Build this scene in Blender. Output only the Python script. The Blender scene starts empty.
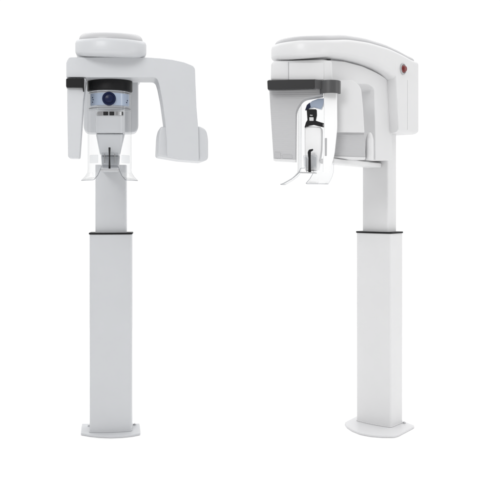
import bpy, bmesh, math
from mathutils import Vector, Matrix
S = bpy.context.scene
COL = S.collection
PI = math.pi
# ------------------------------------------------------------------ camera
F = 833.0          # focal length in photo pixels
D = 4.5            # camera distance to the machines' line (m)
HC = 1.238         # camera height (m)
HZ = 200.0         # horizon row of the photograph
cam = bpy.data.cameras.new('camera'); co = bpy.data.objects.new('camera', cam); COL.objects.link(co)
cam.lens = F*36/500; cam.sensor_width = 36; cam.shift_y = (HZ-250)/500
cam.clip_end = 200
co.location = (0, -D, HC); co.rotation_euler = (PI/2, 0, 0)
S.camera = co
CAM = Vector((0, -D, HC))

# ------------------------------------------------------------------ materials
def new_mat(name):
    m = bpy.data.materials.new(name); m.use_nodes = True
    return m, m.node_tree, m.node_tree.nodes['Principled BSDF']
def solid(name, col, rough=.4, coat=0., metal=0., bump=.0, scale=300., var=.03, spec=.5):
    m, t, b = new_mat(name)
    tc = t.nodes.new('ShaderNodeTexCoord')
    n = t.nodes.new('ShaderNodeTexNoise'); n.inputs['Scale'].default_value = 6; n.inputs['Detail'].default_value = 4
    t.links.new(tc.outputs['Object'], n.inputs['Vector'])
    mx = t.nodes.new('ShaderNodeMix'); mx.data_type = 'RGBA'
    mx.inputs[6].default_value = (*[c*(1-var) for c in col], 1); mx.inputs[7].default_value = (*[min(1, c*(1+var)) for c in col], 1)
    t.links.new(n.outputs['Fac'], mx.inputs[0]); t.links.new(mx.outputs[2], b.inputs['Base Color'])
    b.inputs['Roughness'].default_value = rough; b.inputs['Metallic'].default_value = metal
    b.inputs['Specular IOR Level'].default_value = spec; b.inputs['Coat Weight'].default_value = coat; b.inputs['Coat Roughness'].default_value = .15
    if bump:
        n2 = t.nodes.new('ShaderNodeTexNoise'); n2.inputs['Scale'].default_value = scale
        t.links.new(tc.outputs['Object'], n2.inputs['Vector'])
        bp = t.nodes.new('ShaderNodeBump'); bp.inputs['Strength'].default_value = bump; bp.inputs['Distance'].default_value = .001
        t.links.new(n2.outputs['Fac'], bp.inputs['Height']); t.links.new(bp.outputs[0], b.inputs['Normal'])
    return m
def grooved(name, col, period=.010):
    m, t, b = new_mat(name)
    tc = t.nodes.new('ShaderNodeTexCoord')
    w = t.nodes.new('ShaderNodeTexWave'); w.wave_type = 'BANDS'; w.bands_direction = 'Z'
    w.inputs['Scale'].default_value = .314/period; w.inputs['Distortion'].default_value = 0
    t.links.new(tc.outputs['Object'], w.inputs['Vector'])
    bp = t.nodes.new('ShaderNodeBump'); bp.inputs['Strength'].default_value = .35; bp.inputs['Distance'].default_value = .001
    t.links.new(w.outputs['Fac'], bp.inputs['Height']); t.links.new(bp.outputs[0], b.inputs['Normal'])
    b.inputs['Base Color'].default_value = (*col, 1); b.inputs['Roughness'].default_value = .45
    return m
def clear(name, tint, gloss=.6, ior=1.45):
    m, t, b = new_mat(name)
    t.nodes.remove(b)
    out = t.nodes['Material Output']
    tr = t.nodes.new('ShaderNodeBsdfTransparent'); tr.inputs[0].default_value = (*tint, 1)
    gl = t.nodes.new('ShaderNodeBsdfGlossy'); gl.inputs['Roughness'].default_value = .05; gl.inputs['Color'].default_value = (gloss, gloss, gloss, 1)
    lw = t.nodes.new('ShaderNodeLayerWeight'); lw.inputs[0].default_value = .5
    pw = t.nodes.new('ShaderNodeMath'); pw.operation = 'POWER'; pw.inputs[1].default_value = 4
    fr = t.nodes.new('ShaderNodeMapRange'); fr.inputs[3].default_value = .02; fr.inputs[4].default_value = .4
    t.links.new(lw.outputs['Facing'], pw.inputs[0]); t.links.new(pw.outputs[0], fr.inputs[0])
    mx = t.nodes.new('ShaderNodeMixShader')
    t.links.new(fr.outputs[0], mx.inputs[0]); t.links.new(tr.outputs[0], mx.inputs[1]); t.links.new(gl.outputs[0], mx.inputs[2])
    t.links.new(mx.outputs[0], out.inputs['Surface'])
    return m
M = dict(
    grey=solid('light_grey_enamel', (.565, .575, .592), .42, .10, bump=.04),
    white=solid('white_enamel', (.705, .705, .71), .42, .10, bump=.04),
    seam=solid('seam_and_shade', (.25, .25, .26), .6),
    panel=grooved('ribbed_grey_panel', (.50, .50, .51)),
    midgrey=solid('satin_grey', (.42, .42, .43), .4, .1),
    black=solid('black_rubber', (.010, .010, .011), .5, bump=.2, spec=.2),
    charcoal=solid('charcoal_band', (.024, .024, .025), .45, bump=.1, spec=.3),
    blue=solid('blue_tinted_plastic', (.40, .47, .59), .12, .5),
    navy=solid('navy_lens', (.006, .011, .045), .3, .0, spec=.25),
    chrome=solid('brushed_steel', (.55, .55, .56), .22, metal=1.),
    lid=solid('lid_grey', (.47, .47, .48), .4, .15, bump=.04),
    bright=solid('bright_white_plastic', (.93, .93, .93), .4, .2),
    plate=solid('plate_enamel', (.66, .66, .67), .4, .2, bump=.04),
    arm_shade=solid('painted_arm_shade', (.30, .30, .31), .6),  # grey that paints the shade under the right machine's arm
    satin=solid('dark_satin', (.075, .075, .077), .35, .0, bump=.1, spec=.4),
    red=solid('red_plastic', (.17, .009, .008), .3, .3),
    clear=clear('clear_acrylic', (.988, .99, .992)),
    edge=clear('acrylic_edge', (.70, .71, .73)),
    frost=clear('frosted_acrylic', (.93, .935, .94)),
)

# ------------------------------------------------------------------ frames and mesh helpers
class Frame:
    """an upright local frame: x right, y back, z up; yaw > 0 turns the front to the left"""
    def __init__(s, x, y, yaw):
        s.m = Matrix.Translation((x, y, 0)) @ Matrix.Rotation(-math.radians(yaw), 4, 'Z'); s.i = s.m.inverted()
    def hit(s, u, v, axis, c):
        o = s.i @ CAM
        d = s.i.to_3x3() @ Vector(((u-250)/F, 1, (HZ-v)/F))
        return o + d*((c-o[axis])/d[axis])
def tag(o, label=None, cat=None, group=None, kind=None):
    for k, v in (('label', label), ('category', cat), ('group', group), ('kind', kind)):
        if v: o[k] = v
def link(name, bm, mat, parent, fr=None, bevel=0, seg=3, smooth=True):
    """bm is in the coordinates of frame fr; stored in the coordinates of the thing's root"""
    root = parent
    while root is not None and root.parent: root = root.parent
    if fr is not None and root is not None:
        bm.transform(ROOTS[root.name].i @ fr.m)
    bmesh.ops.recalc_face_normals(bm, faces=bm.faces)
    me = bpy.data.meshes.new(name); bm.to_mesh(me); bm.free()
    me.materials.append(M[mat] if isinstance(mat, str) else mat)
    if smooth:
        for p in me.polygons: p.use_smooth = True
    o = bpy.data.objects.new(name, me); COL.objects.link(o); o.parent = parent
    if bevel:
        b = o.modifiers.new('bevel', 'BEVEL'); b.width = bevel; b.segments = seg; b.limit_method = 'ANGLE'
        b.angle_limit = math.radians(32); b.harden_normals = True; b.use_clamp_overlap = True
    elif smooth:
        me.set_sharp_from_angle(angle=math.radians(35))
    return o
def rnd(pts, n=6):
    """round polygon corners: points are (u, v) or (u, v, radius)"""
    out = []; N = len(pts)
    for i, p in enumerate(pts):
        r = p[2] if len(p) > 2 else 0
        P = Vector(p[:2])
        if not r: out.append(tuple(P)); continue
        a = Vector(pts[i-1][:2])-P; b = Vector(pts[(i+1) % N][:2])-P
        ra = min(r, a.length*.48); rb = min(r, b.length*.48)
        A = P+a.normalized()*ra; B = P+b.normalized()*rb
        for k in range(n+1):
            t = k/n; q = A*(1-t)**2+P*2*t*(1-t)+B*t*t; out.append(tuple(q))
    return out
def prism(bm, P0, off):
    a = [bm.verts.new(p) for p in P0]; b = [bm.verts.new(p+off) for p in P0]
    bm.faces.new(a); bm.faces.new(b[::-1])
    for i in range(len(a)):
        j = (i+1) % len(a); bm.faces.new((a[i], b[i], b[j], a[j]))
def extr(name, fr, pts, axis, c, th, mat, parent, bevel=.004, seg=3):
    """outline measured in the photo on the frame's plane axis=c, given its real thickness th"""
    bm = bmesh.new(); off = Vector((0, 0, 0)); off[axis] = th
    prism(bm, [fr.hit(u, v, axis, c) for u, v in rnd(pts)], off)
    return link(name, bm, mat, parent, fr, bevel, seg)
def slab(name, fr, plan, z0, z1, mat, parent, bevel=.003, seg=3):
    bm = bmesh.new(); prism(bm, [Vector((x, y, z0)) for x, y in plan], Vector((0, 0, z1-z0)))
    return link(name, bm, mat, parent, fr, bevel, seg)
def box(name, fr, x0, x1, y0, y1, z0, z1, mat, parent, bevel=.004, seg=3):
    return slab(name, fr, [(x0, y0), (x1, y0), (x1, y1), (x0, y1)], z0, z1, mat, parent, bevel, seg)
def tube_bm(bm, pts, r, n=10):
    pts = [Vector(p) for p in pts]; rings = []
    for i, p in enumerate(pts):
        d = (pts[min(i+1, len(pts)-1)]-pts[max(i-1, 0)]).normalized()
        a = d.orthogonal().normalized() if i == 0 else (rings_a - d*rings_a.dot(d)).normalized()
        rings_a = a; b = d.cross(a)
        rr = r[i] if isinstance(r, (list, tuple)) else r
        rings.append([bm.verts.new(p+(a*math.cos(2*PI*k/n)+b*math.sin(2*PI*k/n))*rr) for k in range(n)])
    for A, B in zip(rings, rings[1:]):
        for k in range(n): bm.faces.new((A[k], A[(k+1) % n], B[(k+1) % n], B[k]))
    bm.faces.new(rings[0][::-1]); bm.faces.new(rings[-1])
def tube(name, fr, pts, r, mat, parent, n=12):
    bm = bmesh.new(); tube_bm(bm, pts, r, n); return link(name, bm, mat, parent, fr)
def disc(name, fr, c, axis, prof, mat, parent, n=32):
    """lathe about an axis through c: prof = [(distance along axis, radius)]"""
    ax = Vector(axis).normalized(); a = ax.orthogonal().normalized(); b = ax.cross(a); bm = bmesh.new()
    rings = [[bm.verts.new(Vector(c)+ax*h+(a*math.cos(2*PI*k/n)+b*math.sin(2*PI*k/n))*r) for k in range(n)] for h, r in prof]
    for A, B in zip(rings, rings[1:]):
        for k in range(n): bm.faces.new((A[k], A[(k+1) % n], B[(k+1) % n], B[k]))
    bm.faces.new(rings[0][::-1]); bm.faces.new(rings[-1])
    return link(name, bm, mat, parent, fr)
def arc_strip(name, fr, cx, cy, r0, r1, a0, a1, z0, z1, mat, parent, n=28, bevel=.003, sy=1.):
    """curved band standing upright: plan ring sector, angle 0 = front (-y), + = right"""
    plan = []
    for rr, rng in ((r1, range(n+1)), (r0, range(n, -1, -1))):
        for k in rng:
            a = math.radians(a0+(a1-a0)*k/n); plan.append((cx+rr*math.sin(a), cy-rr*sy*math.cos(a)))
    bm = bmesh.new(); A = [bm.verts.new((x, y, z0)) for x, y in plan]; B = [bm.verts.new((x, y, z1)) for x, y in plan]
    N = len(plan); h = n+1
    for i in range(N): bm.faces.new((A[i], A[(i+1) % N], B[(i+1) % N], B[i]))
    for i in range(n):
        j = N-1-i
        bm.faces.new((A[i], A[i+1], A[j-1], A[j])); bm.faces.new((B[i], B[i+1], B[j-1], B[j]))
    return link(name, bm, mat, parent, fr, bevel, 2)
def interp(tab, y):
    if y <= tab[0][0]: return tab[0][1]
    for (a, za), (b, zb) in zip(tab, tab[1:]):
        if y <= b:
            t = (y-a)/(b-a); return za+(zb-za)*t
    return tab[-1][1]
def smoothtab(tab, y):
    return sum(interp(tab, y+d) for d in (-.04, -.025, -.012, 0, .012, .025, .04))/7
ROOTS = {}
def thing(name, fr, label, cat, group):
    o = bpy.data.objects.new(name, None); COL.objects.link(o); o.matrix_world = fr.m
    o.empty_display_size = .2
    ROOTS[o.name] = fr; tag(o, label, cat, group); return o

# ------------------------------------------------------------------ shared pieces of the machine
def column_plan(w, y0, y1, bow, rf, rb, n=8):
    """gently bowed front, rounded corners"""
    p = []
    h = w/2
    def corner(cx, cy, r, a0, a1):
        for k in range(n+1):
            a = math.radians(a0+(a1-a0)*k/n); p.append((cx+r*math.cos(a), cy+r*math.sin(a)))
    corner(-h+rf, y0+rf, rf, 180, 262)
    for k in range(1, 12):
        t = -1+2*k/12; p.append((t*(h-rf), y0-bow*(1-t*t)))
    corner(h-rf, y0+rf, rf, 278, 360)
    corner(h-rb, y1-rb, rb, 0, 90); corner(-h+rb, y1-rb, rb, 90, 180)
    return p
def column(root, fr, base_px, zc, ztop, mat, zt_plate=.012):
    base = [fr.hit(u, v, 2, zt_plate) for u, v in rnd(base_px)]
    bm = bmesh.new(); prism(bm, [Vector((p.x, p.y, .001)) for p in base], Vector((0, 0, zt_plate-.001)))
    bp = link('base_plate', bm, 'grey' if mat == 'grey' else 'plate', root, fr, .002, 2)
    sl = slab('column_sleeve', fr, column_plan(.221, -.098, .03, .009, .014, .008), zt_plate, zc, mat, root, .001, 2)
    slab('collar', fr, column_plan(.229, -.102, .034, .009, .016, .010), zc, zc+.009, 'black', sl, .002, 2)
    slab('foot_trim', fr, column_plan(.226, -.1005, .0325, .009, .016, .010), zt_plate+.0005, zt_plate+.006, mat, sl, .001, 2)
    for sx in (-1, 1):
        disc('bolt', fr, (sx*.122, .028, zt_plate), (0, 0, 1), [(0, .008), (.007, .008), (.009, .0055)], 'chrome', bp, 16)
    slab('inner_column', fr, column_plan(.163, -.080, .012, .003, .010, .006), zc-.05, ztop, mat, root, .001, 2)
def overhead(root, fr, r, m, yb, zt, zb, mat, lid=.020):
    """overhead arm: rounded front end, sweeping down towards the column"""
    N = 26
    def ring(o, f):
        pts = []
        ys = [yb-o-(yb-o+.10)*k/44 for k in range(44)]+[-.10-(m-.10)*k/22 for k in range(23)]
        right = [(r-o, y) for y in ys]
        arc = []
        for k in range(1, N):
            a = PI/2*(1-k/N); q = 2/2.25      # slightly squared front
            arc.append(((r-o)*abs(math.sin(a))**q, -m-(r-o)*abs(math.cos(a))**q))
        half = right+arc
        full = half+[(0, -m-(r-o))]+[(-x, y) for x, y in half[::-1]]
        return [Vector((x, y, f(y))) for x, y in full]
    def body(rings, name, mt, parent, capb=True):
        bm = bmesh.new(); R = [[bm.verts.new(p) for p in rg] for rg in rings]; n = len(R[0])
        for A, B in zip(R, R[1:]):
            for k in range(n-1): bm.faces.new((A[k], A[k+1], B[k+1], B[k]))
            bm.faces.new((A[-1], A[0], B[0], B[-1]))
        for Q in (R[0], R[-1]):
            for k in range(n//2-1): bm.faces.new((Q[k], Q[k+1], Q[n-2-k], Q[n-1-k]))
            bm.faces.new((Q[n//2-1], Q[n//2], Q[n//2+1]))
        return link(name, bm, mt, parent, fr)
    b = body([ring(.045, lambda y: zb(y)-.002), ring(.022, lambda y: zb(y)), ring(.012, lambda y: zb(y)+.004), ring(.005, lambda y: zb(y)+.010), ring(.001, lambda y: zb(y)+.017), ring(0, lambda y: zb(y)+.023),
          ring(0.000, lambda y: zt(y)-.018), ring(.003, lambda y: zt(y)-.008), ring(.009, lambda y: zt(y)-.002), ring(.018, lambda y: zt(y))], 'overhead_arm', mat, root)
    rr = [ring(.017, lambda y: zt(y)-.003), ring(.017, lambda y: zt(y)+.004)]
    for q in range(1, 6):
        a = PI/2*q/5; rr.append(ring(.018+.035*(1-math.cos(a)), lambda y, a=a: zt(y)+.004+(lid-.004)*math.sin(a)))
    body(rr, 'top_lid', 'lid', b)
    return b
def visor(root, fr, cx, cy, R, ztop, zwing, zcut, zflare, Rf, fwd=.09):
    """clear half-cylinder face shield, cut out below the chin, flaring into two wings"""
    bm = bmesh.new(); n = 48; rows = 22; V = []
    def zb(a):
        t = abs(a)/88
        if t < .24: return zcut
        s = min(1, (t-.24)/.15); s = s*s*(3-2*s)
        return zcut+(zwing-zcut)*s
    def rad(z):
        if z > zflare: return R
        t = (zflare-z)/(zflare-zwing); return R+(Rf-R)*t*t*(1.6-.6*t)
    edge = []
    for k in range(n+1):
        a = -88+176*k/n; ar = math.radians(a); c = []
        b = zb(a); top = ztop-.0*abs(a)
        for j in range(rows+1):
            s = j/rows; z = top+(b-top)*s
            if j > rows*.5:
                s2 = (j-rows*.5)/(rows*.5); z = (ztop+b)/2+(b-(ztop+b)/2)*s2
            rr = rad(z); q = max(0, (zflare-z)/(zflare-zwing))**1.6
            c.append(Vector((cx+rr*math.sin(ar), cy-rr*math.cos(ar)-fwd*q, z)))
        edge.append(c[-1]); V.append([bm.verts.new(p) for p in c])
    sides = ([v.co.copy() for v in V[0]], [v.co.copy() for v in V[-1]]); tops = [c[0].co.copy() for c in V]
    for A, B in zip(V, V[1:]):
        for j in range(rows): bm.faces.new((A[j], A[j+1], B[j+1], B[j]))
    o = link('face_shield', bm, 'clear', root, fr)
    sd = o.modifiers.new('thickness', 'SOLIDIFY'); sd.thickness = .003
    bm = bmesh.new(); tube_bm(bm, edge, .0014, 6)
    link('shield_rim', bm, 'edge', o, fr)
    bm = bmesh.new()
    for sside in sides: tube_bm(bm, sside, .0015, 6)
    tube_bm(bm, tops, .0015, 6)
    link('shield_edge', bm, 'frost', o, fr)
    return o
def chin(root, fr, cx, cy, z_top, z_bot, w0, w1, d, mat):
    """tapered chin support block"""
    bm = bmesh.new()
    a = [bm.verts.new((cx+sx*w1/2, cy+sy*d*.4, z_bot)) for sx, sy in ((-1, -1), (1, -1), (1, 1), (-1, 1))]
    b = [bm.verts.new((cx+sx*w0/2, cy+sy*d*.5, z_top)) for sx, sy in ((-1, -1), (1, -1), (1, 1), (-1, 1))]
    bm.faces.new(a[::-1]); bm.faces.new(b)
    for i in range(4): bm.faces.new((a[i], a[(i+1) % 4], b[(i+1) % 4], b[i]))
    return link('chin_support', bm, mat, root, fr, .012, 4)
def Z(v, dist): return HC+(HZ-v)*dist/F

# ================================================================== LEFT: machine seen straight on
G = 'panoramic dental x-ray machines'
L = Frame(-.751, 0, -9.5)
A = thing('dental_xray_machine', L, 'light grey panoramic dental x-ray machine facing straight forward, tube arm hanging out to the right', 'x-ray machine', G)
LC = Frame(-.747, 0, -6)
column(A, LC, [(82, 423.5), (139.5, 423.5), (140.2, 433), (132, 434.6), (122, 435.6), (111, 436), (100, 435.6), (90, 434.6), (81, 433)], 1.056, 1.425, 'grey')
# side profile of the overhead arm, measured on the right-hand machine and shared
R_ = Frame(.736, .13, 40)
tt = [R_.hit(u, v, 0, .16) for u, v in [(322, 39.5), (335, 39.5), (350, 39), (370, 42), (390, 48), (404, 54.5), (414, 60.3)]]
bt = [R_.hit(u, v, 0, .16) for u, v in [(318, 55.5), (335, 56.3), (350, 57.8), (365, 61.2), (380, 66.6), (390, 72.5), (396, 78.5)]]
tt = [(p.y, p.z) for p in tt]; bt = [(p.y, p.z) for p in bt]
pb = R_.hit(397.0, 100, 0, .16); zb_ = R_.hit(405, 133.0, 0, .16).z
bt_rear = [p for p in bt if p[0] < pb.y-.004]+[(pb.y-.002, bt[-1][1]-.01), (pb.y+.002, zb_)]
def rear(y):
    return sum(interp(bt_rear, y+d) for d in (-.008, -.004, 0, .004, .008))/5 if y > pb.y-.02 else smoothtab([p for p in bt_rear if p[1] > zb_+.01], y)
DZ = -.072
overhead(A, L, .160, .70, .127, lambda y: smoothtab(tt, y)+DZ+.032, lambda y: max(smoothtab(bt, y)+DZ+.035, 1.872), 'grey', .031)
# rear cover behind the head: rounded lower corners
extr('rear_cover', L, [(83.5, 62), (138.5, 62), (138.5, 132.5, 7), (83.5, 132.5, 7)], 1, -.03, .145, 'grey', A, .008)
# mounting head the chin support hangs on
extr('upper_column', L, [(97, 66), (125, 66), (125, 134), (120, 155), (119, 171), (102, 171), (101, 155), (97, 134)], 1, -.27, .26, 'grey', A, .01)
# swivel disc between the overhead arm and the C-arm
disc('swivel', L, (0, -.66, Z(57, 3.84)-.004), (0, 0, 1), [(0, .115), (.03, .115)], 'midgrey', A, 40)
# C-arm: beam with the tube arm as one shell
CY = -.76
carm = extr('c_arm', L, [(66.3, 62, 2), (69, 57.2, 2), (110, 57.0), (148, 57.4), (160, 58.2), (172, 59.6), (184, 62.2), (195, 66.5, 4),
      (195.6, 85), (196.6, 108), (198.4, 130), (199, 160.3, 2), (182, 159), (167, 156.5, 1), (166.6, 140), (165.2, 122), (162.2, 100), (159.5, 86), (157, 77.5, 4), (140, 77.3), (100, 77.3), (66.3, 77.3, 1)],
      1, CY, .17, 'grey', A, .010, 4)
th = extr('tube_head', L, [(158.3, 134, 7), (160.5, 126.6, 2), (200, 126.2, 2), (206.5, 129.5, 5), (208.3, 139, 3), (208.4, 159.5, 4), (203, 161.6, 2), (180, 159.8), (157.3, 156, 3)],
      1, CY+.012, .20, 'grey', carm, .012, 4)
leg = extr('sensor_arm', L, [(67, 77.9), (86, 77.9), (83.5, 100), (81.2, 135), (79.6, 158, 2), (68, 157.6, 2), (67.4, 120)], 1, CY+.008, .12, 'grey', carm, .006)
extr('clamp', L, [(66, 78.3, 1.5), (83.8, 78.3, 1), (84.2, 87.2, 1), (66, 87.2, 1.5)], 1, CY-.012, .09, 'black', leg, .005)
extr('clamp_hook', L, [(81.8, 78.3), (84.2, 78.3), (84.2, 91.5, 1), (83, 91.5, 1)], 1, CY-.014, .02, 'black', leg, .002)
# head support: black band, blue mirror panel, dark centre lens
hy = -.61; d0 = 3.89
hs = arc_strip('head_band', L, -.005, hy, .086, .105, -86, 86, Z(89.7, 3.80), Z(78, 3.80), 'black', A, bevel=.005)
hw = arc_strip('head_housing', L, -.005, hy, .078, .0975, -84, 84, Z(110, 3.82), Z(90, 3.82), 'frost', A, bevel=.002)
bl = arc_strip('mirror_panel', L, -.005, hy, .079, .0995, -64, 64, Z(105, 3.80), Z(92.6, 3.80), 'blue', hw, bevel=.002)
for ang, zz in ((-52, 97.0), (-50, 99.2), (-52, 101.6), (50, 101.4), (53, 99.4)):
    arc_strip('panel_mark', L, -.005, hy, .0985, .1000, ang-2, ang+2, Z(zz+.5, 3.80), Z(zz-.5, 3.80), 'navy', bl, n=4, bevel=0)
c = L.hit(109, 98.6, 1, hy-.104)
disc('lens', L, c, (0, -1, 0), [(-.02, .031), (.003, .031), (.006, .028), (.006, .024), (.003, .022)], 'navy', hw)
c2 = L.hit(109, 98.6, 1, hy-.108)
disc('lens_core', L, c2, (0, -1, 0), [(-.012, .017), (.003, .017), (.006, .008)], 'navy', hw, 24)
arc_strip('panel_groove', L, -.005, hy, .09, .0990, -80, 80, Z(107.4, 3.80), Z(106.9, 3.80), 'seam', hw, bevel=0)
arc_strip('panel_groove', L, -.005, hy, .09, .0990, -80, 80, Z(91.6, 3.80), Z(91.1, 3.80), 'seam', hw, bevel=0)
# chin box with display strip
cb = extr('chin_housing', L, [(95.3, 109.5, 1), (124.5, 109.5, 1), (124.5, 133, 2), (95.3, 133, 2)], 1, hy-.076, .15, 'grey', A, .008)
st = extr('display_strip', L, [(96.5, 113, 2), (99, 111.2, 2), (121, 111.2, 2), (123.5, 113, 2), (123.4, 115.6, 1), (96.5, 115.6, 1)], 1, hy-.079, .01, 'midgrey', cb, .001)
for u0, u1, mt in ((97.5, 102.4, 'chrome'), (103.2, 108.2, 'black'), (109.4, 114.2, 'black'), (115.5, 118, 'chrome'), (119.6, 121.2, 'white'), (122, 123.0, 'black')):
    extr('button', L, [(u0, 111.6, .6), (u1, 111.6, .6), (u1, 115.3, .6), (u0, 115.3, .6)], 1, hy-.0815, .006, mt, st, .0008)
chin(A, L, .0-.004, hy, Z(133.2, 3.84), Z(155, 3.84), 28.5*3.84/F, 20*3.84/F, .13, 'grey')
# bite rest: clear box, dark rod
bb = extr('bite_rest', L, [(101.5, 152.5, 1), (118, 152.5, 1), (117.6, 169.5, 1), (102.3, 169.5, 1)], 1, hy-.075, .05, 'frost', A, .002)
extr('bite_rod', L, [(108.4, 147.3, .6), (110.6, 147.3, .6), (110.2, 158), (110.6, 168.6, .6), (108.5, 168.6, .6), (108.9, 158)], 1, hy-.086, .009, 'black', bb, .002)
for u in (104.2, 114.4):
    extr('bite_bracket', L, [(u, 153.5), (u+.9, 153.5), (u+.9, 163), (u, 163)], 1, hy-.079, .004, 'chrome', bb, .0006)
extr('rest_tray', L, [(99.5, 169.2), (120.5, 169.2), (119.5, 170.3), (100.5, 170.3)], 1, hy-.085, .07, 'midgrey', bb, .001)
# carrier from the column to the chin support
extr('support_carrier', L, [(101, 156), (120, 156), (119, 168.5, 1), (102, 168.5, 1)], 1, hy-.005, .53, 'grey', A, .006)
vs = visor(A, L, -.006, hy, .100, Z(91, 3.9), Z(181, 3.9), Z(166, 3.8), Z(171, 3.9), .127)
for sx in (-1, 1):
    arc_strip('shield_clip', L, -.006, hy, .097, .106, sx*46-14, sx*46+14, Z(163, 3.82), Z(155, 3.82), 'frost', vs, bevel=.002)

# ================================================================== RIGHT: machine in three-quarter view
B = thing('dental_xray_machine', R_, 'white panoramic dental x-ray machine in three-quarter view with red button on its overhead arm', 'x-ray machine', G)
column(B, R_, [(344.5, 422.4, 1), (347, 426), (352, 429.4), (360, 432.6), (370, 434.6), (382, 435.6), (394.5, 435.7, 2), (399, 434.2, 1), (415.2, 425.6, 2), (398, 419), (360, 414.5)], 1.056, 1.62, 'white')
oa = overhead(B, R_, .160, .725, .115, lambda y: smoothtab(tt, y), rear, 'white', .027)
ps = R_.hit(407.5, 100, 0, .160).y
box('cover_seam', R_, .155, .1603, ps-.0012, ps+.0012, zb_+.02, R_.hit(407, 80, 0, .16).z, 'midgrey', oa, 0)
# red button in a white ring
c = R_.hit(402.8, 69.0, 0, .160)
rb = disc('button_ring', R_, c, (1, 0, 0), [(-.01, .031), (.004, .031), (.007, .028), (.007, .024), (.003, .0225)], 'midgrey', oa)
disc('red_button', R_, c, (1, 0, 0), [(0, .0205), (.006, .0205), (.009, .018), (.010, .016), (.016, .016), (.019, .013)], 'red', rb)
# upper column: arched bracket reaching forward under the overhead arm
uc = extr('upper_column', R_, [(330, 60), (345, 61.5), (362, 66), (377, 72.6, 6), (388, 79.5, 6), (392.0, 88, 5), (392.6, 160.3, 1), (375.5, 161, 3), (375, 120), (374.2, 88, 3), (368, 84, 3), (330, 83)],
     0, .108, -.216, 'white', B, .007)
extr('seam_and_shade', R_, [(331, 56), (345, 57), (362, 61), (378, 67), (390, 74), (396.5, 82), (396.5, 131), (388, 131), (386, 86), (366, 78), (331, 76)],
     0, .098, -.196, 'arm_shade', uc, .002)  # inset grey copy of the bracket, standing in for shade below the arm
# C-arm, turned parallel to the picture
Cf = Frame(.25, -.42, 6)
carm = extr('c_arm', Cf, [(271, 63, 2), (274, 60.6, 2), (322, 59.2), (332, 60.5, 3), (332.5, 82), (270.5, 80.6)], 1, -.10, .20, 'white', B, .016, 4)
extr('arm_seam', Cf, [(288.2, 61.5), (288.7, 61.5), (288.7, 79.5), (288.2, 79.5)], 1, -.1015, .01, 'midgrey', carm, 0)
extr('arm_skirt', Cf, [(288.8, 62.5), (324, 62), (324, 80), (288.8, 79.8)], 1, -.1035, .02, 'white', carm, .003)
disc('swivel', R_, (-.02, -.68, 1.91), (0, 0, 1), [(0, .10), (.04, .10)], 'midgrey', B, 40)
sp = extr('sensor_arm', Cf, [(268.6, 79.5), (323, 79.5), (323, 95), (303, 98.5, 5), (296, 110, 5), (295.6, 161.2, 1), (273.6, 160.4, 1.5), (270.4, 110)], 1, -.05, .10, 'panel', carm, .005)
extr('end_trim', Cf, [(273.5, 158.7), (295.6, 159.6), (295.6, 161.6, .6), (273.5, 160.6, .6)], 1, -.053, .106, 'white', sp, .001)
extr('plate', Cf, [(274.6, 152.2, .6), (280.4, 152.4, .6), (280.8, 158.2, .6), (275, 158, .6)], 1, -.0525, .006, 'lid', sp, .001)
extr('plate', Cf, [(282.4, 154.6, .4), (292, 154.8, .4), (292.2, 158.4, .4), (282.6, 158.2, .4)], 1, -.0525, .006, 'lid', sp, .001)
tb = extr('tube_head', Cf, [(331, 80), (352, 80), (361, 86, 6), (363, 108), (364.4, 132.4, 1), (331, 132.2)], 1, -.02, .13, 'white', carm, .012, 4)
extr('lower_housing', Cf, [(333.5, 131), (364.4, 131), (365, 157.5, 1.5), (331.5, 156.2, 1)], 1, .005, .10, 'panel', tb, .004)
extr('end_trim', Cf, [(331.4, 156), (365.4, 157.2), (365.4, 159, .5), (331.4, 158, .5)], 1, .002, .10, 'white', tb, .001)
# charcoal head band with clamp
bd = extr('head_band', Cf, [(267.2, 81, .6), (268, 80.2, .6), (290, 79.6), (316, 79.2), (316, 88.2), (290, 89.0), (267.6, 89.4, 1)], 1, -.125, .045, 'charcoal', B, .003)
Cg = Frame(.25, -.42, -22)
extr('band_link', Cg, [(315.2, 79.3), (324.5, 80.6), (324.5, 89.6), (315.2, 88.2)], 1, -.148, .02, 'satin', bd, .002)
hy = -.61
# head clamp, post
cl = arc_strip('clamp', Cf, .143, -.085, .036, .050, -100, 100, Z(93.2, 3.95), Z(80.2, 3.95), 'satin', B, bevel=.003)
Cp = Frame(.387, -.49, 20)
pf = Frame(.387, -.49, 8)
po = extr('support_post', pf, [(323.6, 86), (336.8, 86), (337.2, 128, 6), (334.2, 156, 6), (328.5, 173, 2), (322.6, 173, 2), (324, 130)], 1, -.022, .036, 'bright', B, .009, 4)
extr('slot', pf, [(324.8, 138, .8), (327.0, 138, .8), (326.8, 156, .8), (324.8, 156, .8)], 1, -.0225, .004, 'midgrey', po, .0005)
wp = R_.i @ Cp.m @ Vector((0, 0, 0))
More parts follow.
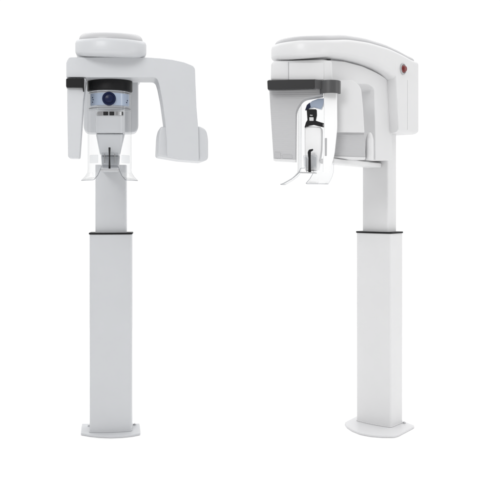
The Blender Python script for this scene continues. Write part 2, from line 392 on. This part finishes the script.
# blue visor piece, black chin clip
def hits(fr, pts, c): return [fr.hit(u, v, 1, c) for u, v in pts]
Vf = Frame(.25, -.42, 10)
mp = extr('mirror_panel', Vf, [(305.6, 109.5), (307.5, 104.5), (312, 101), (318, 98.6), (324.2, 98.2, 1), (323.4, 104), (321, 109.4, 1), (314, 107.4), (308, 109.0)], 1, .0, .05, 'blue', B, .003)
extr('panel_tip', Vf, [(305, 110.2), (306.8, 105), (309.6, 102.6), (310.6, 106.8), (308, 109.6)], 1, -.003, .03, 'navy', mp, .001)
bc = extr('chin_clip', Vf, [(306.6, 109.2, 1), (316.4, 109.2, 1), (316.6, 115), (315.4, 120.4), (318, 121.4), (327, 124.2, 1), (327.2, 127.4, 1), (321.4, 126.6), (313.5, 124.6), (308, 125.6), (304.4, 127.6, .6), (305.8, 122.6), (307.4, 120)], 1, -.012, .028, 'black', B, .003)
extr('clip_window', Vf, [(309.2, 117.2, .6), (313.6, 117.2, .6), (313.6, 120.8, .6), (309.4, 120.8, .6)], 1, -.0145, .01, 'white', bc, .001)
extr('clip_glint', Vf, [(309.8, 114.6), (312.8, 114.8), (312.4, 116), (310, 115.8)], 1, -.014, .01, 'chrome', bc, .0005)
extr('clip_tip', Vf, [(322.8, 123.8), (323.6, 124), (323.6, 126.6), (322.8, 126.4)], 1, -.0135, .01, 'chrome', bc, .0004)
# chin support
extr('chin_support', Vf, [(304.4, 126, 3), (321.5, 126.8, 3), (321, 150), (318, 171, 2), (305, 171, 2), (304.6, 150)], 1, .0, .09, 'bright', B, .012, 4)
bb = extr('bite_rest', Vf, [(303.2, 155.2, 1), (317, 154.8, 1), (316, 168.4, 1), (304, 168, 1)], 1, -.025, .02, 'frost', B, .002)
for u in (304.4, 313.2):
    extr('bite_pad', Vf, [(u, 157, .8), (u+2.8, 157, .8), (u+2.6, 166.6, .8), (u+.3, 166.6, .8)], 1, -.029, .008, 'frost', bb, .001)
extr('bite_rod', Vf, [(307.6, 152.2, 1), (308.8, 149.6, 1), (313, 148.8, .5), (313, 150.4, .5), (310.8, 151.6), (310.6, 158), (311, 172.6, .5), (308.2, 172.6, .5), (308.3, 158)], 1, -.04, .010, 'black', bb, .002)
extr('bite_rod_pin', Vf, [(306.5, 158), (307.2, 158), (306.9, 172), (306.3, 172)], 1, -.036, .006, 'chrome', bb, .0006)
extr('rest_tray', Vf, [(299, 171.9), (315.4, 172.2), (315, 173.2), (299.6, 172.9)], 1, -.045, .08, 'midgrey', bb, .001)
# carrier back to the column
bm = bmesh.new()
zc0, zc1 = Z(165, 4.2), Z(160, 4.2)
for_pts = [(wp.x-.07, wp.y+.01), (wp.x+.015, wp.y+.01), (.045, -.081), (-.045, -.081)]
prism(bm, [Vector((x, y, zc0)) for x, y in for_pts], Vector((0, 0, zc1-zc0)))
link('support_carrier', bm, 'white', B, R_, .008)
disc('height_knob', Cf, tuple(Cf.hit(369.6, 160.2, 1, .06)), (0, 0, 1), [(0, .019), (.04, .0205), (.10, .019), (.126, .013), (.136, .007)], 'white', B)
visor(B, R_, -.008, hy, .100, Z(97, 4.16), Z(184.5, 4.16), Z(168, 4.08), Z(171, 4.16), .130)

# ================================================================== the setting: white studio floor
bm = bmesh.new()
vs_ = [bm.verts.new(p) for p in ((-5.5, -5.5, 0), (5.5, -5.5, 0), (5.5, 3.6, 0), (-5.5, 3.6, 0))]; bm.faces.new(vs_)
M['floor'] = solid('white_studio_floor', (.94, .94, .94), .8, var=.01)
fl = link('floor', bm, 'floor', None); tag(fl, kind='structure')

# ------------------------------------------------------------------ light: white studio surround, dimmer behind the camera
W = bpy.data.worlds.new('World'); S.world = W; W.use_nodes = True
t = W.node_tree; bg = t.nodes['Background']
tc = t.nodes.new('ShaderNodeTexCoord'); sp_ = t.nodes.new('ShaderNodeSeparateXYZ')
t.links.new(tc.outputs['Generated'], sp_.inputs[0])
mr = t.nodes.new('ShaderNodeMapRange'); mr.inputs[1].default_value = -.25; mr.inputs[2].default_value = .35
mr.inputs[3].default_value = .43; mr.inputs[4].default_value = 1.03
t.links.new(sp_.outputs['Y'], mr.inputs[0]); t.links.new(mr.outputs[0], bg.inputs['Strength'])
bg.inputs['Color'].default_value = (1, 1, 1, 1)
def area(name, loc, aim, sx, sy, power, col=(1, 1, 1)):
    l = bpy.data.lights.new(name, 'AREA'); l.shape = 'RECTANGLE'; l.size = sx; l.size_y = sy; l.energy = power; l.color = col
    o = bpy.data.objects.new(name, l); COL.objects.link(o); o.location = loc
    o.rotation_euler = (Vector(aim)-Vector(loc)).to_track_quat('-Z', 'Y').to_euler(); return o
area('overhead_fill', (0, 1, 6), (0, 1, 0), 15, 14, 500)  # added light that overexposes the floor to plain white
area('right_fill', (3.6, -1.6, 1.5), (.75, 0, 1.1), 1.2, 2.4, 20)  # added light to brighten the right machine's side faces
area('front_fill', (-1.6, -4.2, 3.4), (-.6, 0, 1.5), 1.8, 1.2, 62)  # added light so the machines grow darker towards their feet
S.view_settings.view_transform = 'Standard'; S.view_settings.look = 'None'; S.view_settings.gamma = 1; S.view_settings.exposure = 0
S.render.engine = 'CYCLES'
S.cycles.transparent_max_bounces = 24
